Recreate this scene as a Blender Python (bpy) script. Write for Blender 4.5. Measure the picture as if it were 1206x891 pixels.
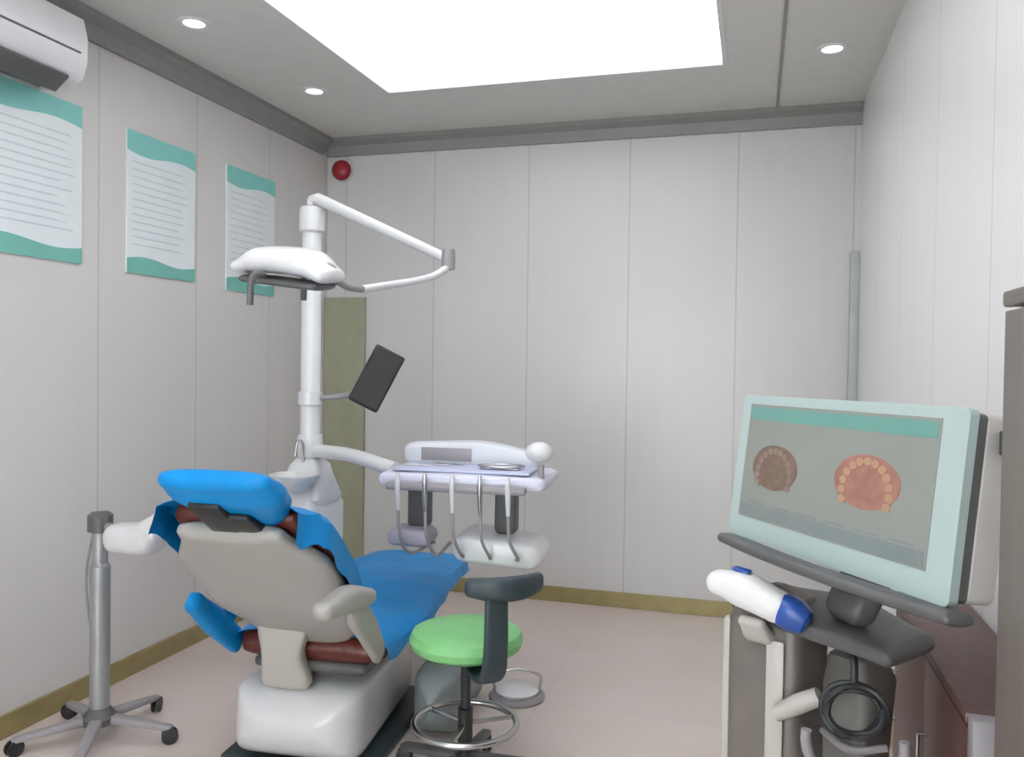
import bpy, bmesh, math, random
from mathutils import Vector, Matrix, noise
random.seed(7)
PI = math.pi
C = bpy.context.scene.collection
for o in list(bpy.data.objects): bpy.data.objects.remove(o)

# ---------------------------------------------------------------- camera, world, light, exposure
cd = bpy.data.cameras.new('camera'); cam = bpy.data.objects.new('camera', cd); C.objects.link(cam)
R_ = Vector((0.9597889, 0.28038297, 0.01380793)); U_ = Vector((-0.0188794, 0.01539469, 0.99970324)); W_ = Vector((-0.2800872, 0.95976476, -0.02006912))
m = Matrix.Identity(4)
for i in range(3): m[i][0] = R_[i]; m[i][1] = U_[i]; m[i][2] = -W_[i]
m.translation = Vector((0, 0, 1.3613))
cam.matrix_world = m
cd.sensor_fit = 'HORIZONTAL'; cd.sensor_width = 36; cd.lens = 976.906 / 1206 * 36; cd.clip_start = 0.02
bpy.context.scene.camera = cam
vs = bpy.context.scene.view_settings
vs.view_transform = 'Standard'; vs.look = 'None'; vs.gamma = 1; vs.use_curve_mapping = False; vs.exposure = 0.8
w = bpy.data.worlds.new('world'); bpy.context.scene.world = w; w.use_nodes = True
w.node_tree.nodes['Background'].inputs[0].default_value = (0.93, 0.96, 1.0, 1); w.node_tree.nodes['Background'].inputs[1].default_value = 4.6
PANEL_EMIT = 1.25      # luminous ceiling
DOWN_EMIT = .6
XL, XR, YB, YF, H = -2.541, 0.507, 4.601, -1.6, 2.7

# ---------------------------------------------------------------- helpers
def lin(c):
    c = c / 255.0
    return c / 12.92 if c <= 0.04045 else ((c + 0.055) / 1.055) ** 2.4
def rgb(r, g, b): return (lin(r), lin(g), lin(b), 1)
MATS = {}
def mat(name, col, rough=0.5, metal=0.0, coat=0.0, emit=0.0, var=0.06, scale=12.0, bump=0.0, trans=0.0, alpha=1.0, stretch=None, bscale=None):
    if name in MATS: return MATS[name]
    M = bpy.data.materials.new(name); M.use_nodes = True; nt = M.node_tree; b = nt.nodes['Principled BSDF']
    tc = nt.nodes.new('ShaderNodeTexCoord'); mp = nt.nodes.new('ShaderNodeMapping'); nz = nt.nodes.new('ShaderNodeTexNoise')
    nz.inputs['Scale'].default_value = scale; nz.inputs['Detail'].default_value = 4
    if stretch: mp.inputs['Scale'].default_value = stretch
    nt.links.new(tc.outputs['Object'], mp.inputs[0]); nt.links.new(mp.outputs[0], nz.inputs[0])
    rp = nt.nodes.new('ShaderNodeValToRGB'); c = rgb(*col)
    rp.color_ramp.elements[0].position = 0.3; rp.color_ramp.elements[1].position = 0.7
    rp.color_ramp.elements[0].color = tuple(x * (1 - var) for x in c[:3]) + (1,)
    rp.color_ramp.elements[1].color = tuple(min(1, x * (1 + var)) for x in c[:3]) + (1,)
    nt.links.new(nz.outputs[0], rp.inputs[0]); nt.links.new(rp.outputs[0], b.inputs['Base Color'])
    b.inputs['Roughness'].default_value = rough; b.inputs['Metallic'].default_value = metal
    b.inputs['Coat Weight'].default_value = coat; b.inputs['Transmission Weight'].default_value = trans; b.inputs['Alpha'].default_value = alpha
    if emit: nt.links.new(rp.outputs[0], b.inputs['Emission Color']); b.inputs['Emission Strength'].default_value = emit
    if bump:
        bp = nt.nodes.new('ShaderNodeBump'); bp.inputs['Strength'].default_value = bump; bp.inputs['Distance'].default_value = 0.01
        n2 = nt.nodes.new('ShaderNodeTexNoise'); n2.inputs['Scale'].default_value = bscale or scale * 4
        nt.links.new(mp.outputs[0], n2.inputs[0]); nt.links.new(n2.outputs[0], bp.inputs['Height']); nt.links.new(bp.outputs[0], b.inputs['Normal'])
    MATS[name] = M; return M

def wall_mat(name, col, axis, off, pitch, rough=0.32):
    """laminate wall boards with fine vertical joints; axis 0=x, 1=y"""
    M = bpy.data.materials.new(name); M.use_nodes = True; nt = M.node_tree; b = nt.nodes['Principled BSDF']
    tc = nt.nodes.new('ShaderNodeTexCoord'); sp = nt.nodes.new('ShaderNodeSeparateXYZ'); nt.links.new(tc.outputs['Object'], sp.inputs[0])
    def mth(op, a, bb=None):
        n = nt.nodes.new('ShaderNodeMath'); n.operation = op
        for i, v in enumerate((a, bb)):
            if v is None: continue
            if isinstance(v, (int, float)): n.inputs[i].default_value = v
            else: nt.links.new(v, n.inputs[i])
        return n.outputs[0]
    t = mth('SUBTRACT', sp.outputs[axis], off - 50 * pitch); t = mth('DIVIDE', t, pitch); fr = mth('FRACT', t)
    d = mth('ABSOLUTE', mth('SUBTRACT', fr, 0.5)); d = mth('SUBTRACT', 0.5, d)
    j = mth('LESS_THAN', d, 0.006)
    nz = nt.nodes.new('ShaderNodeTexNoise'); nz.inputs['Scale'].default_value = 2.0; mp = nt.nodes.new('ShaderNodeMapping'); mp.inputs['Scale'].default_value = (6, 6, 0.6)
    nt.links.new(tc.outputs['Object'], mp.inputs[0]); nt.links.new(mp.outputs[0], nz.inputs[0])
    rp = nt.nodes.new('ShaderNodeValToRGB'); c = rgb(*col); rp.color_ramp.elements[0].position = .3; rp.color_ramp.elements[1].position = .7
    rp.color_ramp.elements[0].color = tuple(x * .99 for x in c[:3]) + (1,); rp.color_ramp.elements[1].color = tuple(min(1, x * 1.01) for x in c[:3]) + (1,)
    nt.links.new(nz.outputs[0], rp.inputs[0])
    mx = nt.nodes.new('ShaderNodeMix'); mx.data_type = 'RGBA'; nt.links.new(j, mx.inputs[0]); nt.links.new(rp.outputs[0], mx.inputs[6])
    mx.inputs[7].default_value = tuple(x * .78 for x in c[:3]) + (1,)
    nt.links.new(mx.outputs[2], b.inputs['Base Color']); b.inputs['Roughness'].default_value = rough
    bp = nt.nodes.new('ShaderNodeBump'); bp.inputs['Strength'].default_value = .4; bp.inputs['Distance'].default_value = .004; bp.invert = True
    nt.links.new(j, bp.inputs['Height']); nt.links.new(bp.outputs[0], b.inputs['Normal'])
    return M

def obj(name, bm, mt, parent=None, smooth=True):
    me = bpy.data.meshes.new(name); bmesh.ops.recalc_face_normals(bm, faces=bm.faces); bm.to_mesh(me); bm.free()
    me.materials.append(mt)
    if smooth:
        for p in me.polygons: p.use_smooth = True
        try: me.set_sharp_from_angle(angle=math.radians(38))
        except Exception: pass
    o = bpy.data.objects.new(name, me); C.objects.link(o)
    if parent: o.parent = parent
    return o
def thing(name, label, cat, loc=(0, 0, 0), rotz=0, group=None):
    o = bpy.data.objects.new(name, None); C.objects.link(o); o.empty_display_size = .05
    o.location = loc; o.rotation_euler = (0, 0, rotz); o['label'] = label; o['category'] = cat
    if group: o['group'] = group
    return o
def tag(o, label, cat, group=None):
    o['label'] = label; o['category'] = cat
    if group: o['group'] = group
    return o
def struct(name, bm, mt, parent=None, smooth=False):
    o = obj(name, bm, mt, parent, smooth)
    if not parent: o['kind'] = 'structure'
    return o
def B(): return bmesh.new()
def box(bm, lo, hi, bev=0.0, seg=2, M=None):
    t = bmesh.new()
    c = [(a + b) / 2 for a, b in zip(lo, hi)]; s = [abs(b - a) for a, b in zip(lo, hi)]
    bmesh.ops.create_cube(t, size=1); bmesh.ops.scale(t, vec=s, verts=t.verts)
    if bev > 0:
        bev = min(bev, min(s) * .49)
        bmesh.ops.bevel(t, geom=list(t.edges), offset=bev, segments=seg, profile=.5, affect='EDGES')
    bmesh.ops.translate(t, vec=c, verts=t.verts)
    merge(bm, t, M); return bm
def merge(bm, t, M=None):
    if M is not None: bmesh.ops.transform(t, matrix=M, verts=t.verts)
    me = bpy.data.meshes.new('tmp'); t.to_mesh(me); t.free(); bm.from_mesh(me); bpy.data.meshes.remove(me)
def smooth_path(pts, n=8):
    P = [Vector(p) for p in pts]
    if len(P) < 3: return P
    out = []
    for i in range(len(P) - 1):
        p0 = P[i - 1] if i else P[0] * 2 - P[1]; p1 = P[i]; p2 = P[i + 1]; p3 = P[i + 2] if i + 2 < len(P) else P[-1] * 2 - P[-2]
        for k in range(n):
            t = k / n
            out.append(.5 * ((2 * p1) + (p2 - p0) * t + (2 * p0 - 5 * p1 + 4 * p2 - p3) * t * t + (-p0 + 3 * p1 - 3 * p2 + p3) * t ** 3))
    out.append(P[-1]); return out
def tube(bm, pts, r, seg=12, sm=True, M=None):
    """tube along points; r a number or list per input point"""
    P = smooth_path(pts) if sm and len(pts) > 2 else [Vector(p) for p in pts]
    if isinstance(r, (list, tuple)):
        k = (len(P) - 1) / (len(r) - 1); rr = [r[min(int(i / k), len(r) - 2)] * (1 - (i / k - min(int(i / k), len(r) - 2))) + r[min(int(i / k), len(r) - 2) + 1] * (i / k - min(int(i / k), len(r) - 2)) for i in range(len(P))]
    else: rr = [r] * len(P)
    t = bmesh.new(); rings = []; up = None
    for i, p in enumerate(P):
        d = (P[min(i + 1, len(P) - 1)] - P[max(i - 1, 0)]).normalized()
        if up is None: up = d.orthogonal().normalized()
        up = (up - d * up.dot(d)).normalized(); s = d.cross(up)
        rings.append([t.verts.new(p + rr[i] * (math.cos(a) * up + math.sin(a) * s)) for a in [2 * PI * k / seg for k in range(seg)]])
    for a, b in zip(rings, rings[1:]):
        for k in range(seg): t.faces.new((a[k], a[(k + 1) % seg], b[(k + 1) % seg], b[k]))
    t.faces.new(rings[0][::-1]); t.faces.new(rings[-1]); merge(bm, t, M); return bm
def lathe(bm, prof, seg=32, M=None, c=(0, 0, 0)):
    t = bmesh.new(); rings = []
    for r, z in prof:
        r = max(r, 1e-4)
        rings.append([t.verts.new((c[0] + r * math.cos(2 * PI * k / seg), c[1] + r * math.sin(2 * PI * k / seg), c[2] + z)) for k in range(seg)])
    for a, b in zip(rings, rings[1:]):
        for k in range(seg): t.faces.new((a[k], a[(k + 1) % seg], b[(k + 1) % seg], b[k]))
    t.faces.new(rings[0][::-1]); t.faces.new(rings[-1]); merge(bm, t, M); return bm
def sup(a, e):
    c, s = math.cos(a), math.sin(a)
    return math.copysign(abs(c) ** (2 / e), c), math.copysign(abs(s) ** (2 / e), s)
def loft(bm, secs, e=4, seg=32, right=Vector((1, 0, 0)), cap=4, M=None):
    """secs: (centre, half width, half thickness); superellipse sections with rounded ends"""
    S = [(Vector(c), w_, h_) for c, w_, h_ in secs]
    P = smooth_path([s[0] for s in S], 6) if len(S) > 2 else [s[0] for s in S]
    def lerp(ix, i):
        k = (len(P) - 1) / (len(S) - 1); f = i / k; a = min(int(f), len(S) - 2); u = f - a; u = u * u * (3 - 2 * u) if len(S) > 2 else u
        return S[a][ix] * (1 - u) + S[a + 1][ix] * u
    L = [(P[i], lerp(1, i), lerp(2, i)) for i in range(len(P))]
    d0 = (L[1][0] - L[0][0]).normalized(); d1 = (L[-1][0] - L[-2][0]).normalized()
    full = []
    for k in range(cap):
        a = PI / 2 * k / cap; h_ = L[0][2]; full.append((L[0][0] - d0 * h_ * math.cos(a) , L[0][1] - h_ * (1 - math.sin(a)), max(h_ * math.sin(a), h_ * .15)))
    full += L
    for k in range(cap - 1, -1, -1):
        a = PI / 2 * k / cap; h_ = L[-1][2]; full.append((L[-1][0] + d1 * h_ * math.cos(a), L[-1][1] - h_ * (1 - math.sin(a)), max(h_ * math.sin(a), h_ * .15)))
    t = bmesh.new(); rings = []
    for i, (p, ww, hh) in enumerate(full):
        if i < cap: d = d0
        elif i >= len(full) - cap: d = d1
        else:
            j = i - cap; d = (P[min(j + 1, len(P) - 1)] - P[max(j - 1, 0)]).normalized()
        n = right.cross(d).normalized()
        rings.append([t.verts.new(p + right * sup(2 * PI * k / seg, e)[0] * max(ww, .002) + n * sup(2 * PI * k / seg, e)[1] * hh) for k in range(seg)])
    for a, b in zip(rings, rings[1:]):
        for k in range(seg): t.faces.new((a[k], a[(k + 1) % seg], b[(k + 1) % seg], b[k]))
    t.faces.new(rings[0][::-1]); t.faces.new(rings[-1]); merge(bm, t, M); return bm
def prism(bm, pts, depth, frame):
    """pts in 2D extruded; frame=(origin,u,v,n)"""
    o, u, v, n = frame; t = bmesh.new()
    a = [t.verts.new(o + u * x + v * y) for x, y in pts]; b = [t.verts.new(o + u * x + v * y + n * depth) for x, y in pts]
    k = len(pts)
    for i in range(k): t.faces.new((a[i], a[(i + 1) % k], b[(i + 1) % k], b[i]))
    t.faces.new(a[::-1]); t.faces.new(b); merge(bm, t); return bm
def fan_pts(cx, cy, r1, r2, n=28, a0=0, a1=2 * PI): return [(cx + r1 * math.cos(a0 + (a1 - a0) * i / n), cy + r2 * math.sin(a0 + (a1 - a0) * i / n)) for i in range(n if a1 - a0 > 6.28 else n + 1)]
def star_base(t, R, zc, n, hubz, mt, wheel, name='base_leg', r=.018, rot=0.0, cr=.028):
    for k in range(n):
        a = rot + 2 * PI * k / n; c, s = math.cos(a), math.sin(a)
        bm = B(); loft(bm, [((.02 * c, .02 * s, hubz), r * 1.5, r), ((R * c, R * s, zc), r, r * .6)], right=Vector((-s, c, 0)), seg=14, cap=2)
        leg = obj(name, bm, mt, t)
        bm = B(); rotm = Matrix.Translation((R * c, R * s, cr)) @ Matrix.Rotation(a + .5, 4, 'Z') @ Matrix.Rotation(PI / 2, 4, 'X')
        for off in (-.016, .006): lathe(bm, [(cr * .6, off), (cr, off + .002), (cr, off + .009), (cr * .6, off + .011)], 18, rotm)
        tube(bm, [(R * c, R * s, cr), (R * c, R * s, zc)], .006, 8)
        obj('caster', bm, wheel, leg)

# ---------------------------------------------------------------- materials
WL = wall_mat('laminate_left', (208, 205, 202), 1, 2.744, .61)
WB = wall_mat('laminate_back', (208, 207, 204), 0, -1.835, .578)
WR = wall_mat('laminate_right_lit', (240, 239, 237), 1, 2.1, .61)  # same laminate as the other walls, paler to paint in brighter light
white = mat('white_plastic', (216, 217, 217), .28, coat=.3, var=.02)
warmwhite = mat('cream_shell', (184, 181, 173), .38, var=.02)
greyshell = mat('grey_shell', (166, 164, 158), .42, var=.02)
teal_grey = mat('teal_grey_metal', (128, 136, 136), .4, var=.04)
dark = mat('charcoal_plastic', (38, 41, 43), .42, var=.08)
darkteal = mat('dark_slate_vinyl', (48, 62, 66), .45, var=.06, bump=.1)
black = mat('black_glass', (22, 23, 25), .12, var=.05)
chrome = mat('brushed_steel', (190, 190, 190), .25, metal=1, var=.05)
gold = mat('olive_brass', (158, 145, 100), .35, metal=.35, var=.08)
blue = mat('blue_film', (0, 136, 206), .42, coat=.0, var=.10, scale=7, bump=.35, bscale=14)
MATS['blue_film'].node_tree.nodes['Principled BSDF'].inputs['Specular IOR Level'].default_value = .3
maroon = mat('maroon_leather', (92, 40, 30), .4, var=.1, bump=.15)
green = mat('green_vinyl', (128, 196, 126), .42, var=.05, bump=.1)
lav = mat('lavender_silicone', (196, 202, 226), .45, var=.03)
mint = mat('mint_white_bezel', (172, 190, 186), .35, var=.02)
taupe = mat('taupe_laminate', (118, 110, 102), .45, var=.07, scale=3, stretch=(8, 8, .5))
wood = mat('red_brown_wood', (98, 72, 66), .42, var=.12, scale=3, stretch=(9, 9, .5))
greylilac = mat('pale_grey_plastic', (150, 146, 148), .4, var=.03)
greydark = mat('mid_grey_plastic', (90, 90, 90), .42, var=.05)
olive = mat('olive_grey_board', (158, 158, 134), .5, var=.05)
bluering = mat('blue_band', (42, 82, 160), .3, var=.04)
tealp = mat('teal_print', (132, 200, 192), .5, var=.05, scale=5)
tealq = mat('teal_print_deep', (116, 182, 168), .5, var=.05, scale=5)
paper = mat('poster_white', (222, 230, 230), .45, var=.02)
ink = mat('pale_ink', (200, 208, 210), .6, var=.05)
cottonw = mat('white_paper', (224, 224, 222), .7, var=.02, bump=.2)
redm = mat('red_enamel', (150, 28, 44), .35, var=.06)

# ---------------------------------------------------------------- room
fm = bpy.data.materials.new('floor_vinyl'); fm.use_nodes = True; nt = fm.node_tree; b = nt.nodes['Principled BSDF']
tc = nt.nodes.new('ShaderNodeTexCoord'); br = nt.nodes.new('ShaderNodeTexBrick'); mp = nt.nodes.new('ShaderNodeMapping'); nt.links.new(tc.outputs['Object'], mp.inputs[0]); nt.links.new(mp.outputs[0], br.inputs[0])
br.offset = 0; br.inputs['Scale'].default_value = 1; br.inputs['Brick Width'].default_value = .8; br.inputs['Row Height'].default_value = .8; br.inputs['Mortar Size'].default_value = .002
br.inputs['Color1'].default_value = rgb(213, 200, 192); br.inputs['Color2'].default_value = rgb(210, 198, 190); br.inputs['Mortar'].default_value = rgb(200, 188, 180)
nz = nt.nodes.new('ShaderNodeTexNoise'); nz.inputs['Scale'].default_value = 3; nz.inputs['Detail'].default_value = 6; nt.links.new(mp.outputs[0], nz.inputs[0])
mx = nt.nodes.new('ShaderNodeMix'); mx.data_type = 'RGBA'; mx.blend_type = 'OVERLAY'; mx.inputs[0].default_value = .12
nt.links.new(br.outputs[0], mx.inputs[6]); nt.links.new(nz.outputs[0], mx.inputs[7]); nt.links.new(mx.outputs[2], b.inputs['Base Color'])
b.inputs['Roughness'].default_value = .36
cm = mat('ceiling_panel_grey', (214, 213, 208), .5, var=.02)
bm = B(); box(bm, (XL - .1, YF - .1, -.1), (XR + .1, YB + .1, 0)); struct('floor', bm, fm)
T = .1
bm = B(); box(bm, (XL - T, YF - T, 0), (XL, YB + T, H + .25)); struct('wall_left', bm, WL)
bm = B(); box(bm, (XL, YB, 0), (XR, YB + T, H + .25)); struct('wall_back', bm, WB)
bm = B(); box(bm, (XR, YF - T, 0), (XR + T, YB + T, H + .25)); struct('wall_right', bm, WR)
bm = B()   # front wall behind the viewer, with a wide glazed opening added for daylight
box(bm, (XL, YF - T, 0), (-2.2, YF, H + .25)); box(bm, (.2, YF - T, 0), (XR, YF, H + .25)); box(bm, (-2.2, YF - T, 2.35), (.2, YF, H + .25)); struct('wall_front', bm, WL)
# ceiling: a grey soffit round a luminous stretch panel
PX0, PX1, PY0, PY1 = -1.80, -.14, -1.2, 3.85  # panel carried on out of view to add light
bm = B()
box(bm, (XL, YF, H), (PX0, YB, H + .1)); box(bm, (PX1, YF, H), (XR, YB, H + .1)); box(bm, (PX0, PY1, H), (PX1, YB, H + .1)); box(bm, (PX0, YF, H), (PX1, PY0, H + .1))
box(bm, (XL, YF, H + .15), (XR, YB, H + .25)); struct('ceiling', bm, cm)
lt = thing('ceiling_light_panel', 'large rectangular white luminous panel set in the grey ceiling', 'ceiling light', (0, 0, H))
pm = mat('luminous_film', (244, 244, 250), .6, emit=PANEL_EMIT, var=.01, scale=1)
bm = B(); box(bm, (PX0, PY0, .02), (PX1, PY1, .05)); obj('diffuser', bm, pm, lt)
bm = B()
for lo, hi in (((PX0, PY0, -.004), (PX0 + .02, PY1, .019)), ((PX1 - .02, PY0, -.004), (PX1, PY1, .019)), ((PX0 + .02, PY0, -.004), (PX1 - .02, PY0 + .02, .019)), ((PX0 + .02, PY1 - .02, -.004), (PX1 - .02, PY1, .019))): box(bm, lo, hi)
obj('frame', bm, white, lt, False)
grim = mat('grey_strip', (140, 139, 136), .5, var=.03)
def edge_strip(name, a, bb, inward):  # grey profiled strip along the top edge of a wall
    bm = B(); a = Vector(a); bb = Vector(bb); n = Vector(inward); lo = a; hi = bb + n * .07
    prof = [(0, 0), (.07, 0), (.07, -.025), (.035, -.045), (.018, -.10), (0, -.10)]
    d = (bb - a); prism(bm, prof, 1.0, (a, n, Vector((0, 0, 1)), d)); return struct(name, bm, grim)
edge_strip('trim_1', (XL, YB, H), (XR, YB, H), (0, -1, 0))
edge_strip('trim_2', (XL, YF, H), (XL, YB - .07, H), (1, 0, 0))
bm = B(); box(bm, (.083, YF, H - .006), (.097, YB - .07, H)); struct('trim_3', bm, mat('seam_olive', (150, 148, 136), .5))
bm = B(); box(bm, (XL, YB - .014, 0), (XR, YB, .085), .003); struct('baseboard_back', bm, gold)
bm = B(); box(bm, (XL, YF, 0), (XL + .014, YB - .014, .085), .003); struct('baseboard_left', bm, gold)
bm = B(); box(bm, (XR - .014, YF, 0), (XR, YB - .014, .085), .003); struct('baseboard_right', bm, gold)
bm = B(); box(bm, (XL, YB - .03, .085), (-2.27, YB, 1.74), .004); struct('trim_4', bm, olive)
tr = B(); box(tr, (XR - .045, YB - .045, 1.0), (XR, YB, 1.95), .006)  # slim upright strip in the right wall corner
tag(obj('corner_strip', tr, mat('pale_grey_green', (182, 188, 184), .4)), 'slim grey green vertical strip in the right wall corner behind the monitor', 'wall strip')
# unseen window added behind the viewer to let more light in
bm = B()
for lo, hi in (((-2.2, YF - .07, 0), (-2.15, YF - .02, 2.35)), ((.15, YF - .07, 0), (.2, YF - .02, 2.35)), ((-1.025, YF - .07, 0), (-.975, YF - .02, 2.3)), ((-2.15, YF - .07, 2.3), (.15, YF - .02, 2.35)), ((-2.15, YF - .07, 0), (.15, YF - .02, .05))): box(bm, lo, hi)
wf = struct('fill_window_1', bm, grim)
gl = mat('clear_glass', (250, 252, 252), .02, trans=1.0, var=.0)
bm = B(); box(bm, (-2.15, YF - .048, .05), (.15, YF - .042, 2.3)); struct('pane', bm, gl, wf)

# downlights
def downlight(x, y, label):
    t = thing('downlight', label, 'ceiling lamp', (x, y, H), group='recessed ceiling downlights')
    bm = B(); lathe(bm, [(.045, -.003), (.062, -.006), (.066, 0), (.045, 0)], 28); obj('rim', bm, white, t)
    bm = B(); lathe(bm, [(.001, -.0045), (.043, -.0045), (.043, -.0032), (.001, -.0032)], 28); obj('lens', bm, mat('lamp_lens', (235, 235, 230), .3, emit=DOWN_EMIT, var=0), t)
downlight(-2.18, 2.853, 'small round downlight at upper left, above the middle poster')
downlight(-2.136, 3.722, 'small round downlight in the far left ceiling corner above the red alarm')
downlight(.29, 3.756, 'small round downlight on the right of the ceiling near the white wall')

# posters
def poster(y0, y1, z0, z1, label, rows, body=paper):
    t = thing('wall_poster', label, 'poster', (XL, (y0 + y1) / 2, z0), group='teal and white posters on the left wall')
    w2 = (y1 - y0) / 2; h_ = z1 - z0
    bm = B(); box(bm, (0.0005, -w2, 0), (.008, w2, h_), .001); obj('board', bm, body, t, False)
    fr = (Vector((.008, 0, 0)), Vector((0, 1, 0)), Vector((0, 0, 1)), Vector((.001, 0, 0)))
    bm = B(); n = 16
    pts = [(-w2, h_)] + [(-w2 + 2 * w2 * i / n, h_ - .085 - .012 * math.sin(i / n * 2 * PI)) for i in range(n + 1)] + [(w2, h_)]
    prism(bm, pts, 1, fr); obj('header_band', bm, tealp, t, False)
    bm = B(); pts = [(-w2, 0)] + [(-w2 + 2 * w2 * i / n, .062 + .012 * math.sin(i / n * 2 * PI)) for i in range(n + 1)] + [(w2, 0)]
    prism(bm, pts, 1, fr); obj('footer_band', bm, tealq, t, False)
    bm = B()
    for i in range(rows):
        z = h_ - .125 - i * (h_ - .22) / rows
        prism(bm, [(-w2 + .03, z), (w2 - .03 - .12 * random.random(), z), (w2 - .03 - .12 * random.random(), z - .006), (-w2 + .03, z - .006)], 1, fr)
    obj('print_lines', bm, ink, t, False)
poster(2.16, 2.65, 1.72, 2.33, 'nearest and largest looking teal banded poster, below the air conditioner', 13)
poster(2.892, 3.332, 1.715, 2.315, 'middle one of the three teal banded posters on the left wall', 12)
poster(3.575, 4.005, 1.70, 2.325, 'teal banded poster partly behind the dental lamp, farthest along the left wall', 12)

# air conditioner
ac = thing('air_conditioner', 'white wall mounted split air conditioner above the nearest poster', 'air conditioner', (XL, 0, 0))
prof = [(0, 2.60), (.13, 2.60), (.19, 2.575), (.21, 2.50), (.208, 2.42), (.19, 2.365), (.15, 2.335), (.02, 2.335), (0, 2.345)]
bm = B(); prism(bm, prof, 1, (Vector((0, 1.66, 0)), Vector((1, 0, 0)), Vector((0, 0, 1)), Vector((0, .81, 0))))
bmesh.ops.bevel(bm, geom=[e for e in bm.edges if abs((e.verts[0].co - e.verts[1].co).y) < .01 and e.verts[0].co.x > .01], offset=.006, segments=2, affect='EDGES'); obj('body', bm, white, ac)
bm = B(); box(bm, (.045, 1.72, 2.328), (.145, 2.41, 2.336), .002); obj('air_outlet', bm, dark, ac)
bm = B(); box(bm, (-.008, 1.74, -.04), (.006, 2.39, .04), .004, M=Matrix.Translation((.168, 0, 2.325)) @ Matrix.Rotation(.9, 4, 'Y')); obj('louvre', bm, greydark, ac)
bm = B(); box(bm, (.206, 1.70, 2.44), (.213, 2.43, 2.446)); obj('panel_seam', bm, greydark, ac)

# red alarm by the corner
al = thing('fire_alarm', 'small round red alarm high on the back wall in the left corner', 'alarm', (-2.43, YB, 2.51))
rx = Matrix.Rotation(PI / 2, 4, 'X')
bm = B(); lathe(bm, [(.001, 0), (.062, 0), (.066, .006), (.066, .02), (.001, .02)], 32, rx); obj('back_plate', bm, white, al)
bm = B(); lathe(bm, [(.001, .02), (.058, .02), (.062, .03), (.058, .05), (.04, .066), (.015, .072), (.001, .073)], 32, rx); obj('dome', bm, redm, al)

# ---------------------------------------------------------------- dental chair
ch = thing('dental_chair', 'reclined dental chair under shiny blue covers on a white base box', 'dental chair', (-1.41, 2.58, 0), math.radians(5))
bm = B(); box(bm, (-.31, -.17, 0), (.23, .55, .03), .012, 3); obj('floor_plate', bm, darkteal, ch)
bm = B(); loft(bm, [((-.045, -.10, .155), .225, .125), ((-.045, .45, .14), .2, .11)], e=8, seg=40); obj('base_box', bm, white, ch)
bm = B()
loft(bm, [((-.05, .05, .27), .10, .075), ((-.05, -.02, .36), .075, .05), ((-.05, .0, .42), .13, .05)], e=5); obj('lift_column', bm, warmwhite, ch)
bm = B(); loft(bm, [((-.07, -.16, .30), .085, .03), ((-.07, -.19, .40), .07, .035), ((-.06, -.20, .50), .09, .035)], e=4, seg=28); obj('back_bracket', bm, warmwhite, ch)
bm = B(); loft(bm, [((0, -.13, .345), .2, .022), ((0, .42, .345), .2, .025)], e=5); obj('seat_frame', bm, greydark, ch)
seat = B(); loft(seat, [((0, -.12, .405), .25, .045), ((0, .18, .41), .28, .045), ((0, .48, .435), .26, .045), ((0, .75, .43), .235, .04), ((0, 1.0, .42), .22, .035)], e=5)
st = obj('seat_cushion', seat, maroon, ch)
def drape(path, drop, mt, parent, name='cover', e=.03, seed=1, amp=.006, flare=.012, cols=36, rows=8):
    """film lying over the top of a cushion: path of (centre top, half width, normal-ish thickness)"""
    bm = B(); S = [(Vector(c), w_) for c, w_ in path]; P = smooth_path([s[0] for s in S], rows)
    grid = []
    for i, p in enumerate(P):
        k = (len(P) - 1) / (len(S) - 1); f = i / k; a = min(int(f), len(S) - 2); u = f - a; ww = S[a][1] * (1 - u) + S[a + 1][1] * u
        d = (P[min(i + 1, len(P) - 1)] - P[max(i - 1, 0)]).normalized(); n = Vector((1, 0, 0)).cross(d).normalized(); row = []
        for j in range(cols + 1):
            t = -1 + 2 * j / cols
            s = t * (ww + drop)
            nn = noise.noise(Vector((s * 9 + seed, i * .35, seed * 2.3)))
            if abs(s) < ww:
                x = s; y = -.018 * (abs(s) / ww) ** 6
            else:
                over = abs(s) - ww; x = math.copysign(ww + .012 + flare * over / drop + .01 * nn * over / drop * 2, s); y = -.018 - over * (1 + .3 * noise.noise(Vector((i * .3, seed, 4 if s > 0 else 9))))
            row.append(bm.verts.new(p + Vector((x, 0, 0)) + n * (y + amp * nn + .004)))
        grid.append(row)
    for a, b2 in zip(grid, grid[1:]):
        for j in range(cols): bm.faces.new((a[j], a[j + 1], b2[j + 1], b2[j]))
    g = bmesh.ops.extrude_face_region(bm, geom=list(bm.faces)); 
    bm.normal_update()
    vs_ = [v for v in g['geom'] if isinstance(v, bmesh.types.BMVert)]
    for v in vs_: v.co += Vector((0, 0, -.002))
    o = obj(name, bm, mt, parent); return o
dr = drape([((0, -.15, .453), .255), ((0, .18, .459), .285), ((0, .48, .484), .265), ((0, .75, .474), .243), ((0, 1.03, .461), .225)], .05, blue, st, 'plastic_cover'); dr['label'] = 'shiny blue film over the seat'
bm = B(); loft(bm, [((0, .45, .385), .19, .02), ((0, .75, .37), .17, .03), ((0, 1.0, .36), .15, .025)], e=4); obj('leg_rest_shell', bm, teal_grey, ch)
bm = B(); loft(bm, [((.10, .30, .33), .03, .03), ((.10, .62, .24), .03, .02), ((.10, .8, .33), .03, .02)], e=4, seg=16); obj('leg_rest_arm', bm, teal_grey, ch)
bm = B(); loft(bm, [((.345, .20, .13), .085, .11), ((.345, .55, .13), .085, .11)], e=7, seg=32); obj('shade_block', bm, teal_grey, ch)  # teal grey block added as side shading next to the base box
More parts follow.
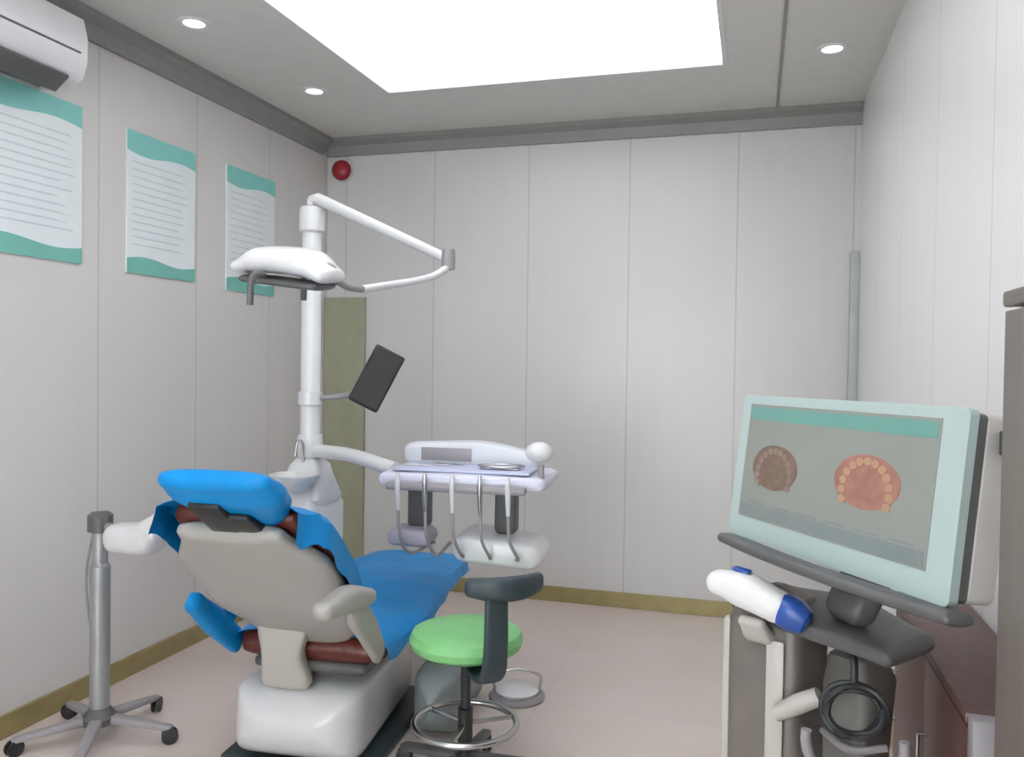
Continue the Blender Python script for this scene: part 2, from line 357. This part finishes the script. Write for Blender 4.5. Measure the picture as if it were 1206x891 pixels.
# backrest
def bp(l, z): return (0, l, z)
bm = B(); loft(bm, [(bp(-.14, .50), .20, .035), (bp(-.3, .66), .235, .04), (bp(-.47, .82), .235, .04), (bp(-.60, .925), .19, .035)], e=4); bk = obj('backrest_cushion', bm, maroon, ch)
cov = drape([(bp(-.665, .975), .195), (bp(-.52, .925), .235), (bp(-.33, .755), .24), (bp(-.165, .565), .205)], .085, blue, bk, 'plastic_cover', seed=5, flare=.0)
cov['label'] = 'shiny blue film over the backrest'
bm = B(); loft(bm, [(bp(-.05, .40), .10, .04), (bp(-.20, .52), .19, .045), (bp(-.34, .625), .235, .045), (bp(-.50, .775), .235, .04), (bp(-.64, .885), .16, .03)], e=3.2); obj('backrest_shell', bm, greyshell, ch)
bm = B(); box(bm, (-.045, -.80, -.012), (.045, -.58, .012), .008, M=Matrix.Translation((0, 0, 0))); bmesh.ops.rotate(bm, cent=(0, -.69, 0), matrix=Matrix.Rotation(-.62, 3, 'X'), verts=bm.verts); bmesh.ops.translate(bm, vec=(0, -.0, .925), verts=bm.verts); obj('headrest_bracket', bm, dark, ch)
# headrest wrapped in blue
bm = B(); loft(bm, [((.045, -.60, .935), .10, .042), ((.045, -.66, .975), .135, .048), ((.045, -.74, 1.015), .16, .044), ((.045, -.80, 1.05), .155, .030)], e=3.2)
hr = obj('headrest', bm, blue, ch); hr['label'] = 'headrest wrapped in blue film'
bm = B(); loft(bm, [((.045, -.64, .90), .06, .018), ((.045, -.72, .945), .055, .014)], e=4); obj('headrest_plate', bm, dark, hr)
# armrests: moulded arms rising from the seat side
bm = B()
loft(bm, [((.268, -.22, .44), .018, .035), ((.272, -.32, .54), .02, .045), ((.272, -.42, .63), .022, .05)], e=3.5, seg=20)
arm = obj('armrest', bm, greyshell, ch)
bm = B(); loft(bm, [((.262, -.62, .685), .03, .026), ((.27, -.48, .68), .036, .038), ((.27, -.34, .65), .032, .026)], e=3, seg=24); obj('arm_pad', bm, greyshell, arm)
bm = B()
loft(bm, [((-.28, -.12, .40), .022, .04), ((-.285, -.24, .50), .028, .045), ((-.28, -.37, .60), .026, .032)], e=3, seg=24)
arm = obj('armrest', bm, blue, ch); arm['label'] = 'far armrest sleeved in blue film'

# foot control
fc = thing('foot_control', 'pale round foot pedal on the floor behind the green stool', 'foot pedal', (-.90, 3.22, 0), .3)
bm = B(); lathe(bm, [(.001, 0), (.11, 0), (.115, .01), (.105, .022), (.001, .026)], 36); obj('base_disc', bm, greylilac, fc)
bm = B(); lathe(bm, [(.001, .026), (.085, .024), (.088, .034), (.07, .048), (.001, .052)], 36); obj('pedal_plate', bm, white, fc)
bm = B(); tube(bm, [(-.09, 0, .03), (-.09, 0, .09), (0, .0, .115), (.09, 0, .09), (.09, 0, .03)], .006); obj('carry_loop', bm, chrome, fc)

# ---------------------------------------------------------------- dental unit with post and lamp
du = thing('dental_unit', 'white dental unit box with tall post standing behind the chair backrest', 'dental unit', (-1.87, 3.25, 0))
bm = B(); loft(bm, [((0, 0, .02), .105, .15), ((0, 0, .72), .105, .15)], e=6, right=Vector((1, 0, 0)), cap=2, seg=36); obj('body', bm, white, du)
bm = B(); loft(bm, [((0, 0, .76), .11, .13), ((0, 0, .86), .085, .08)], e=5, cap=3, seg=36); obj('body_top', bm, white, du)
bm = B(); lathe(bm, [(.03, 0), (.05, .01), (.095, .05), (.105, .075), (.098, .077), (.085, .05), (.03, .018), (.001, .016)], 32, c=(.02, -.16, .80)); obj('spittoon_bowl', bm, white, du)
bm = B(); tube(bm, [(.0, -.05, .86), (.0, -.06, .99), (.01, -.12, 1.01), (.02, -.16, .95)], .006); obj('cup_filler', bm, chrome, du)
bm = B(); lathe(bm, [(.055, .86), (.055, .88), (.044, .90), (.042, 1.96), (.034, 1.98), (.001, 1.985)], 28); obj('post', bm, white, du)
bm = B(); lathe(bm, [(.043, 1.91), (.055, 1.92), (.055, 2.01), (.048, 2.025), (.001, 2.03)], 28); obj('lamp_collar', bm, white, du)
bm = B(); lathe(bm, [(.05, .93), (.054, .94), (.054, 1.02), (.05, 1.03)], 28); obj('arm_collar', bm, white, du)
L0 = Vector((-1.76, 3.06, 0))
dl = thing('dental_lamp', 'white dental operating lamp on a folding arm above the headrest', 'dental lamp', (-1.87, 3.25, 2.03))
def rel(p): return Vector(p) - Vector((-1.87, 3.25, 2.03))
el = Vector((-1.175, 3.10, 1.765)); wr = Vector((-1.28, 2.56, 1.60)); hd = Vector((-1.352, 2.22, 1.628))
bm = B(); tube(bm, [rel((-1.87, 3.25, 2.032)), rel((-1.87, 3.25, 2.055)), rel((-1.83, 3.242, 2.062))], .022, 14); tube(bm, [rel((-1.84, 3.243, 2.06)), rel(el)], [.026, .02], 14, sm=False); obj('spring_arm', bm, white, dl)
bm = B(); lathe(bm, [(.001, -.045), (.026, -.04), (.028, 0), (.026, .04), (.001, .045)], 20, c=rel(el)); obj('elbow_joint', bm, greylilac, dl)
bm = B(); tube(bm, [rel(el) + Vector((0, 0, -.03)), rel(el) + Vector((-.03, -.15, -.09)), rel(wr)], .014, 12); obj('lower_arm', bm, white, dl)
bm = B(); tube(bm, [rel(wr), rel(wr) + Vector((-.0, -.12, .0)), rel((-1.25, 2.26, 1.63))], .012, 12)
tube(bm, [rel((-1.235, 2.3, 1.60)), rel((-1.22, 2.23, 1.635)), rel((-1.30, 2.22, 1.65))], .013, 12); obj('yoke', bm, greylilac, dl)
Mh = Matrix.Translation(rel(hd)) @ Matrix.Scale(1.12, 4) @ Matrix.Rotation(.12, 4, 'Y') @ Matrix.Rotation(.12, 4, 'X')
bm = B(); loft(bm, [((-.125, 0, .0), .07, .022), ((-.06, 0, .022), .09, .036), ((.05, 0, .025), .09, .038), ((.115, 0, .0), .07, .024)], e=2.6, right=Vector((0, 1, 0)), M=Mh, seg=28); obj('lamp_head', bm, white, dl)
bm = B(); loft(bm, [((-.11, 0, -.032), .062, .012), ((.10, 0, -.032), .062, .012)], e=3, right=Vector((0, 1, 0)), M=Mh, seg=28); obj('reflector', bm, greydark, dl)
for s in (-1, 1):
    bm = B(); tube(bm, [(-.02, s * .09, -.01), (-.03, s * .125, -.02), (-.03, s * .13, -.09)], .009, 10, M=Mh); obj('handle', bm, greydark, dl)
# x-ray viewer / small display on a stalk
tb = thing('small_display', 'small black tilted screen on a thin arm beside the white post', 'screen', (-1.87, 3.25, 1.19))
def rt(p): return Vector(p) - Vector((-1.87, 3.25, 1.19))
bm = B(); lathe(bm, [(.046, -.03), (.053, -.028), (.053, .028), (.046, .03)], 24); obj('clamp', bm, white, tb)
bm = B(); tube(bm, [(.045, 0, 0), (.2, -.03, .02), rt((-1.43, 2.97, 1.28))], .012, 10); obj('arm', bm, greylilac, tb)
Ms = Matrix.Translation(rt((-1.395, 2.92, 1.29))) @ Matrix.Rotation(math.radians(28), 4, 'Z') @ Matrix.Rotation(math.radians(27), 4, 'Y')
bm = B(); box(bm, (-.062, -.012, -.12), (.062, .012, .12), .01, 3, M=Ms); sc = obj('casing', bm, dark, tb)
bm = B(); box(bm, (-.054, -.0145, -.11), (.054, -.0125, .11), M=Ms); obj('glass', bm, black, tb, False)

# ---------------------------------------------------------------- delivery console over the chair
dc = thing('instrument_console', 'white dental instrument console with lavender mat and hanging handpieces behind the green stool', 'instrument console', (-1.0, 2.93, .93), math.radians(4))
bm = B(); loft(bm, [((-.29, 0, 0), .17, .028), ((.0, 0, 0), .18, .032), ((.27, 0, 0), .16, .028)], e=6, right=Vector((0, 1, 0)), seg=36); obj('tray_body', bm, mat('pale_lavender_plastic', (212, 214, 228), .35, var=.02), dc)
bm = B(); box(bm, (-.27, -.145, .0315), (.24, .06, .040), .006, 2); obj('silicone_mat', bm, lav, dc)
bm = B(); loft(bm, [((-.26, .10, .07), .055, .045), ((0, .10, .075), .055, .05), ((.20, .10, .06), .05, .035)], e=4, right=Vector((0, 1, 0)), seg=28); obj('rear_housing', bm, mat('bluish_white', (208, 212, 216), .35, var=.02), dc)
bm = B(); box(bm, (-.22, .043, .05), (-.02, .046, .10), .001); obj('control_panel', bm, greylilac, dc)
bm = B(); box(bm, (-.27, -.215, -.03), (.24, -.178, .0), .01, 2); ho = obj('holder_bar', bm, greylilac, dc)
for k in range(5):
    x = -.22 + k * .1
    bm = B(); tube(bm, [(x, -.215, .035), (x, -.215, .0), (x, -.212, -.05), (x, -.205, -.10)], [.006, .010, .009, .007], 12); hp = obj('handpiece', bm, chrome if k % 2 else white, dc)
    bm = B(); tube(bm, [(x, -.205, -.10), (x + .005, -.20, -.19), (x + .02, -.13, -.27), (x * .6, -.05, -.24)], .006, 10); obj('hose', bm, greylilac, hp)
bm = B(); loft(bm, [((.0, 0, -.245), .13, .055), ((.23, 0, -.265), .12, .05)], e=5, right=Vector((0, 1, 0)), seg=30); obj('lower_body', bm, white, dc)
bm = B(); loft(bm, [((-.27, -.05, -.22), .07, .035), ((-.17, -.05, -.22), .07, .035)], e=4, right=Vector((0, 1, 0)), seg=24); obj('cup_rack', bm, mat('lilac_plastic', (178, 174, 188), .4), dc)
for lo, hi in (((-.24, -.06, -.19), (-.16, .02, -.02)), ((.09, -.04, -.20), (.17, .04, -.02))):
    bm = B(); box(bm, lo, hi, .015); obj('hanger', bm, greydark, dc)
bm = B(); tube(bm, [(.24, -.12, .0), (.275, -.12, .01), (.275, -.11, .07)], .012, 12); hd_ = obj('side_handle', bm, greylilac, dc)
bm = B(); t = bmesh.new(); bmesh.ops.create_uvsphere(t, u_segments=24, v_segments=14, radius=.045); bmesh.ops.scale(t, vec=(1.1, 1, .85), verts=t.verts); merge(bm, t, Matrix.Translation((.265, -.09, .11))); obj('handle_knob', bm, white, hd_)
bm = B(); tube(bm, [(-.80, .36, .03), (-.55, .14, .045), (-.32, .03, .01)], [.03, .028, .03], 14); obj('support_arm', bm, white, dc)
# things on the mat
for x, y, a, lb in ((-.2, -.075, .2, 'steel probe at the near left edge of the lavender console mat'), (-.14, -.035, .1, 'middle steel probe of three on the lavender console mat'), (-.1, .0, -.1, 'steel probe lying farthest back on the lavender console mat')):
    bm = B(); tube(bm, [(-.065, 0, 0), (-.02, 0, 0), (.03, 0, 0), (.06, 0, .0), (.07, 0, .008)], [.0015, .003, .003, .0015, .001], 8, M=Matrix.Translation((-1.0 + x, 2.93 + y, .9735)) @ Matrix.Rotation(a, 4, 'Z'))
    o = obj('probe', bm, chrome); tag(o, lb, 'dental tool', 'steel probes on the console mat')
ct = thing('kidney_tray', 'small shallow steel tray on the right half of the console mat', 'tray', (-.88, 2.89, .9705), .1)
bm = B(); loft(bm, [((-.07, 0, .004), .04, .0035), ((.07, 0, .004), .04, .0035)], e=3, right=Vector((0, 1, 0)), seg=28, cap=3); obj('tray_floor', bm, chrome, ct)
bm = B(); tube(bm, [(.078 * math.cos(a) * 1.12, .045 * math.sin(a), .011) for a in [2 * PI * k / 24 for k in range(25)]], .0035, 8, sm=False); obj('rolled_rim', bm, chrome, ct)

# ---------------------------------------------------------------- green stool
sl = thing('operator_stool', 'round green stool with dark T-shaped backrest beside the dental chair', 'stool', (-.87, 2.50, 0), 0)
bm = B(); lathe(bm, [(.001, .0), (.155, .0), (.175, .012), (.182, .035), (.172, .058), (.14, .07), (.06, .074), (.001, .074)], 48, c=(0, 0, .44)); obj('seat', bm, green, sl)
bm = B(); lathe(bm, [(.001, -.02), (.10, -.02), (.15, -.004), (.15, 0), (.001, 0)], 36, c=(0, 0, .44)); obj('seat_pan', bm, mat('shaded_green_shell', (58, 110, 66), .5), sl)  # deep green puts the shading below the seat into the pan
bm = B(); lathe(bm, [(.024, .09), (.024, .25), (.016, .252), (.016, .42), (.03, .424)], 20); obj('gas_lift', bm, dark, sl)
bm = B(); lathe(bm, [(.001, .062), (.05, .062), (.055, .08), (.035, .10), (.025, .11)], 24); obj('hub', bm, dark, sl)
star_base(sl, .25, .062, 5, .085, greydark, dark, rot=.35)
bm = B(); tube(bm, [(.165 * math.cos(2 * PI * k / 36), .165 * math.sin(2 * PI * k / 36), .20) for k in range(37)], .011, 10, sm=False)
for k in range(3): a = 2 * PI * k / 3 + .6; tube(bm, [(.02 * math.cos(a), .02 * math.sin(a), .20), (.165 * math.cos(a), .165 * math.sin(a), .20)], .008, 8)
obj('foot_ring', bm, chrome, sl)
bdir = Vector((.62, -.785, 0)).normalized(); side = Vector((.785, .62, 0)).normalized()
q = lambda r_, z: tuple(bdir * r_ + Vector((0, 0, z)))
bm = B(); loft(bm, [(q(.05, .407), .03, .010), (q(.18, .407), .034, .012), (q(.245, .45), .038, .014), (q(.262, .54), .036, .014), (q(.262, .70), .034, .012)], right=side, e=4, seg=20); obj('back_bar', bm, darkteal, sl)
bm = B(); n = 7
sec = []
for i in range(n):
    t = -1 + 2 * i / (n - 1); c = bdir * (.275 - .05 * t * t) + side * (.04 + .105 * t) + Vector((0, 0, .70)); sec.append((tuple(c), .036 - .008 * t * t, .02))
loft(bm, sec, right=Vector((0, 0, 1)), e=3, seg=24); obj('lumbar_pad', bm, darkteal, sl)

# ---------------------------------------------------------------- device stand by the left wall
sd = thing('device_stand', 'grey pole stand with white device head between left wall and headrest', 'medical stand', (-2.21, 2.40, 0))
bm = B(); lathe(bm, [(.001, .06), (.055, .06), (.06, .085), (.04, .11), (.033, .12)], 28); obj('hub', bm, greydark, sd)
star_base(sd, .26, .055, 5, .08, greylilac, dark, rot=.2, r=.016)
bm = B(); lathe(bm, [(.034, .11), (.034, .62), (.026, .63), (.026, .78), (.001, .785)], 24); obj('pole', bm, mat('satin_grey_pole', (158, 160, 160), .35, metal=.4), sd)
bm = B(); lathe(bm, [(.03, .74), (.042, .745), (.042, .80), (.03, .81), (.001, .812)], 24); obj('pole_cap', bm, greydark, sd)
bm = B(); tube(bm, [(.03, -.005, .76), (.09, -.02, .762)], .016, 12); obj('bracket', bm, greylilac, sd)
d_ = Vector((.55, -.42, .19)).normalized()
bm = B(); loft(bm, [((.11, -.03, .735), .06, .05), ((.24, -.05, .745), .07, .055), ((.31, -.09, .78), .05, .035)], e=3, right=Vector((0, 1, 0)), seg=28); dh = obj('device_head', bm, white, sd)
bm = B(); tube(bm, [(.27, -.09, .785), (.36, -.14, .83), (.43, -.18, .875)], [.032, .026, .03], 14); obj('nozzle', bm, cottonw, dh)
bm = B(); tube(bm, [(-.03, .0, .74), (-.08, .02, .55), (-.05, .03, .3), (.0, .04, .12)], .005, 8); obj('cable', bm, greylilac, sd)

# ---------------------------------------------------------------- scanner cart with monitor
TL = Vector((-.014, 1.974, 1.293)); TR = Vector((.329, 1.449, 1.299)); BL = Vector((-.055, 1.956, .981)); BR = Vector((.297, 1.433, .986))
u = ((TR - TL) + (BR - BL)).normalized(); v0 = ((TL - BL) + (TR - BR)); v = (v0 - u * v0.dot(u)).normalized(); n = u.cross(v)   # n faces viewer
if n.dot(Vector((0, 0, 1.36)) - TL) < 0: n = -n
cen = (TL + TR + BL + BR) / 4; Wm = .315; Hm = .158
sc = thing('scanner_cart', 'wheeled scanner cart carrying a large pale mint framed monitor by the right wall', 'scanner cart', (.08, 1.84, 0))
org = Vector((.08, 1.84, 0))
def F(o, dn=0.0): return (cen - org + n * dn, u, v, n * o)
def rrect(w_, h_, r, k=6):
    pts = []
    for cx, cy, a0 in ((w_ - r, h_ - r, 0), (-w_ + r, h_ - r, PI / 2), (-w_ + r, -h_ + r, PI), (w_ - r, -h_ + r, 1.5 * PI)):
        for i in range(k + 1): a = a0 + PI / 2 * i / k; pts.append((cx + r * math.cos(a), cy + r * math.sin(a)))
    return pts
mo = B(); prism(mo, rrect(Wm, Hm, .012), 1, F(.018, -.018)); mon = obj('monitor', mo, mint, sc)
bm = B(); prism(bm, rrect(Wm - .004, Hm - .006, .01), 1, F(.022, -.040)); obj('bezel_gap', bm, greydark, mon)
bm = B(); prism(bm, rrect(Wm - .0, Hm - .004, .02), 1, F(.05, -.090)); bmesh.ops.bevel(bm, geom=[e for e in bm.edges if e.calc_length() > .03 or True][:0] or [], offset=.001, affect='EDGES') if False else None; obj('rear_housing', bm, mat('warm_white_shell', (206, 203, 196), .4, var=.02), mon)
bm = B(); SW = .27; x0 = -.282; x1 = .262; y0 = -.112; y1 = .138
def rect(a, b_, c, d): return [(a, b_), (c, b_), (c, d), (a, d)]
scrm = mat('screen_grey', (132, 136, 130), .2, emit=.1, var=.03, scale=4)
prism(bm, rect(x0, y0, x1, y1), 1, F(.0012, .0)); scr = obj('screen', bm, scrm, mon, False)
bm = B(); prism(bm, rect(x0 + .006, y1 - .034, x1 - .006, y1 - .006), 1, F(.0008, .0012)); obj('header_bar', bm, mat('screen_teal', (100, 146, 136), .2, emit=.12, var=.03), scr, False)
bm = B(); prism(bm, rect(x0 + .006, y0 + .004, x1 - .006, y0 + .03), 1, F(.0008, .0012))
for k in range(6): prism(bm, rect(x0 + .03 + k * .085, y0 + .034, x0 + .09 + k * .085, y0 + .037), 1, F(.0008, .0012))
obj('tool_bar', bm, mat('screen_slate', (118, 128, 126), .2, emit=.1, var=.05), scr, False)
def arch(cx, cy, rx_, ry_, mt, mt2):
    bm = B(); prism(bm, fan_pts(cx, cy, rx_, ry_, 32), 1, F(.0008, .0012)); s_ = obj('scan_base', bm, mt, scr, False)
    bm = B(); N = 13
    for k in range(N):
        a = PI * (1.12 - 1.24 * k / (N - 1)); px = cx + rx_ * .72 * math.cos(a); py = cy - ry_ * .35 + ry_ * 1.1 * math.sin(a)
        prism(bm, fan_pts(px, py, rx_ * .12, ry_ * .15, 12), 1, F(.0008, .0021))
    obj('scan_teeth', bm, mt2, s_, False)
arch(-.170, .005, .078, .048, mat('scan_brown', (112, 94, 82), .3, emit=.1, var=.15, scale=60), mat('scan_ivory', (130, 114, 100), .3, emit=.1))
arch(.105, .012, .085, .05, mat('scan_rose', (146, 106, 92), .3, emit=.12, var=.15, scale=60), mat('scan_ivory_warm', (164, 132, 106), .3, emit=.12))
bm = B(); box(bm, (-.012, -.012, -.02), (.03, .012, .02), .004, M=Matrix.Translation(cen - org + u * (Wm + .012) + v * .11 - n * .07)); obj('side_catch', bm, greydark, mon)
# stand and platform
mc = cen - org
bm = B(); loft(bm, [(tuple(mc - n * .10 - v * .08), .06, .03), (tuple(mc - n * .13 - v * .17), .05, .03), (.02, .0 , .88)] if False else [(tuple(mc - n * .09 - v * .02), .07, .02), (tuple(mc - n * .13 - v * .13), .05, .03), (tuple(mc - n * .09 - v * .24), .05, .03)], right=u, e=4, seg=24); obj('monitor_neck', bm, greydark, sc)
# curved dark tray with front handle running under the screen
bm = B()
path = [cen - org - v * (Hm + .012) + u * t + n * (.0 + .03 * (1 - (t / .32) ** 2)) for t in (-.30, -.2, -.1, 0, .1, .2, .33)]
loft(bm, [(tuple(p), .030, .012) for p in path], right=n, e=3, seg=20); obj('push_handle', bm, greydark, sc)
bm = B(); zc = .84
loft(bm, [((-.05, .10, zc), .10, .02), ((.08, .0, zc), .13, .024), ((.20, -.17, zc), .09, .02)], right=Vector((.6, .8, 0)).normalized(), e=4, seg=30); obj('platform', bm, greydark, sc)
bm = B(); loft(bm, [((-.02, .02, .12), .085, .075), ((-.02, .02, .82), .085, .075)], right=Vector((.85, -.53, 0)).normalized(), e=6, cap=2); obj('column', bm, mat('cart_taupe', (112, 106, 100), .4), sc)
bm = B(); box(bm, (-.018, -.004, .50), (.018, .006, .80), .003, M=Matrix.Translation((-.02, .02, 0)) @ Matrix.Rotation(-.30, 4, 'Z') @ Matrix.Translation((.02, -.092, 0))); obj('column_strip', bm, warmwhite, sc)
bm = B(); loft(bm, [((-.12, .03, .80), .014, .014), ((-.12, .03, .45), .014, .014), ((-.1, .03, .2), .014, .014)], e=4, seg=16); obj('side_rail', bm, warmwhite, sc)
star_base(sc, .24, .065, 4, .11, greylilac, dark, rot=.55, r=.022, cr=.034)
bm = B(); loft(bm, [((.13, .05, .30), .05, .06), ((.14, .05, .70), .065, .075)], right=Vector((.85, -.53, 0)).normalized(), e=5, cap=2, seg=30); bn = obj('storage_bin', bm, mat('bin_grey', (122, 120, 115), .5), sc)
bm = B(); tube(bm, [(.07, .0, .60), (.12, -.045, .585), (.19, -.05, .60)], .008, 8); obj('bin_handle', bm, greylilac, bn)
# holder and scanner
hz = Vector((-.055, -.05, .0))
bm = B(); loft(bm, [(tuple(hz + Vector((.03, .06, .83))), .03, .016), (tuple(hz + Vector((.0, .0, .80))), .032, .016), (tuple(hz + Vector((-.02, -.03, .835))), .028, .012)], right=Vector((.9, -.43, 0)).normalized(), e=4, seg=20); obj('scanner_cradle', bm, warmwhite, sc)
bm = B(); loft(bm, [(tuple(hz + Vector((.05, .0, .80))), .02, .014), (tuple(hz + Vector((.05, -.0, .70))), .024, .014), (tuple(hz + Vector((.05, .0, .60))), .016, .012)], right=Vector((.9, -.43, 0)).normalized(), e=4, seg=20); tube(bm, [tuple(hz + Vector((.03, -.05, .66))), tuple(hz + Vector((.07, -.06, .69))), tuple(hz + Vector((.11, -.07, .715)))], [.015, .02, .018], 12); obj('cradle_arm', bm, warmwhite, sc)
# scanner wand: white body, blue band
sw = thing('intraoral_scanner', 'white handheld mouth scanner with blue band resting in the cart cradle', 'scanner', (.015, 1.765, .885))
ax = Vector((.74, -.33, -.17)).normalized(); rgt = Vector((0, 0, 1)).cross(ax).normalized()
P_ = lambda t, up=0: tuple(ax * t + Vector((0, 0, up)))
bm = B(); loft(bm, [(P_(-.085, .0), .030, .026), (P_(-.03, .006), .038, .036), (P_(.045, .0), .034, .032)], right=rgt, e=2.6, seg=28); obj('body', bm, cottonw, sw)
bm = B(); loft(bm, [(P_(.062, -.0), .034, .034), (P_(.082, -.004), .032, .034)], right=rgt, e=2.4, seg=28, cap=2); obj('blue_band', bm, bluering, sw)
bm = B(); loft(bm, [(P_(-.05, .043), .012, .004), (P_(-.02, .046), .012, .004)], right=rgt, e=3, seg=16, cap=2); obj('button', bm, bluering, sw)
bm = B(); loft(bm, [(P_(.085, -.004), .024, .022), (P_(.105, -.008), .014, .012)], right=rgt, e=2.6, seg=20); obj('tip', bm, dark, sw)
# cable coil hanging on the cart
cc = thing('scanner_cable', 'dark coiled scanner cable hanging under the cart platform', 'cable', (.19, 1.66, .70))
bm = B(); pts = []
for k in range(90):
    a = 2 * PI * k / 22; r_ = .052 + .006 * math.sin(k * .21); pts.append((r_ * math.cos(a), -.018 * (k / 90) + .004 * math.sin(k), .8 * r_ * math.sin(a) * 1.1 + .02))
tube(bm, pts, .006, 8, sm=False); obj('coil', bm, dark, cc)
bm = B(); pts = [(.085 * math.cos(a), -.03, -.03 + .085 * math.sin(a)) for a in [PI * (.95 + 1.1 * k / 16) for k in range(17)]]; tube(bm, pts, .010, 10, sm=False); obj('outer_loop', bm, greylilac, cc)
bm = B(); tube(bm, [(0, -.005, .066), (0, .005, .11), (-.005, .05, .13)], .007, 8); obj('hook', bm, dark, cc)

# ---------------------------------------------------------------- cabinets on the right
lc = thing('low_cabinet', 'low red brown cabinet with pale corner strip behind the scanner cart', 'cabinet', (0, 0, 0))
bm = B(); box(bm, (.365, 1.50, .06), (.503, 2.25, .78), .003); obj('body', bm, wood, lc)
bm = B(); box(bm, (.342, 1.50, .781), (.503, 2.26, .80), .003); obj('top', bm, wood, lc)
bm = B(); box(bm, (.345, 1.465, .0), (.503, 1.499, .80), .003); obj('end_panel', bm, greylilac, lc)
bm = B(); box(bm, (.375, 1.51, 0), (.503, 2.24, .059)); obj('plinth', bm, dark, lc)
for y0_, y1_ in ((1.51, 1.872), (1.878, 2.24)):
    bm = B(); box(bm, (.350, y0_, .075), (.364, y1_, .765), .002); dr_ = obj('door', bm, wood, lc)
    bm = B(); tube(bm, [(.349, y1_ - .04, .5), (.332, y1_ - .04, .5), (.332, y1_ - .04, .62), (.349, y1_ - .04, .62)], .004, 8, sm=False); obj('handle', bm, chrome, dr_)
tc_ = thing('tall_cabinet', 'tall dark taupe cabinet at the right edge of the view', 'cabinet', (0, 0, 0))
bm = B(); box(bm, (.345, .55, .06), (.503, 1.285, 1.445), .004); obj('body', bm, taupe, tc_)
bm = B(); box(bm, (.328, .54, 1.446), (.503, 1.295, 1.468), .004); obj('top', bm, taupe, tc_)
bm = B(); box(bm, (.36, .56, 0), (.503, 1.275, .059)); obj('plinth', bm, dark, tc_)
for y0_, y1_ in ((.56, .915), (.921, 1.28)):
    bm = B(); box(bm, (.328, y0_, .075), (.344, y1_, 1.44), .002); dr_ = obj('door', bm, taupe, tc_)
    bm = B(); tube(bm, [(.327, y0_ + .05, .85), (.305, y0_ + .05, .85), (.305, y0_ + .05, 1.05), (.327, y0_ + .05, 1.05)], .005, 8, sm=False); obj('handle', bm, chrome, dr_)
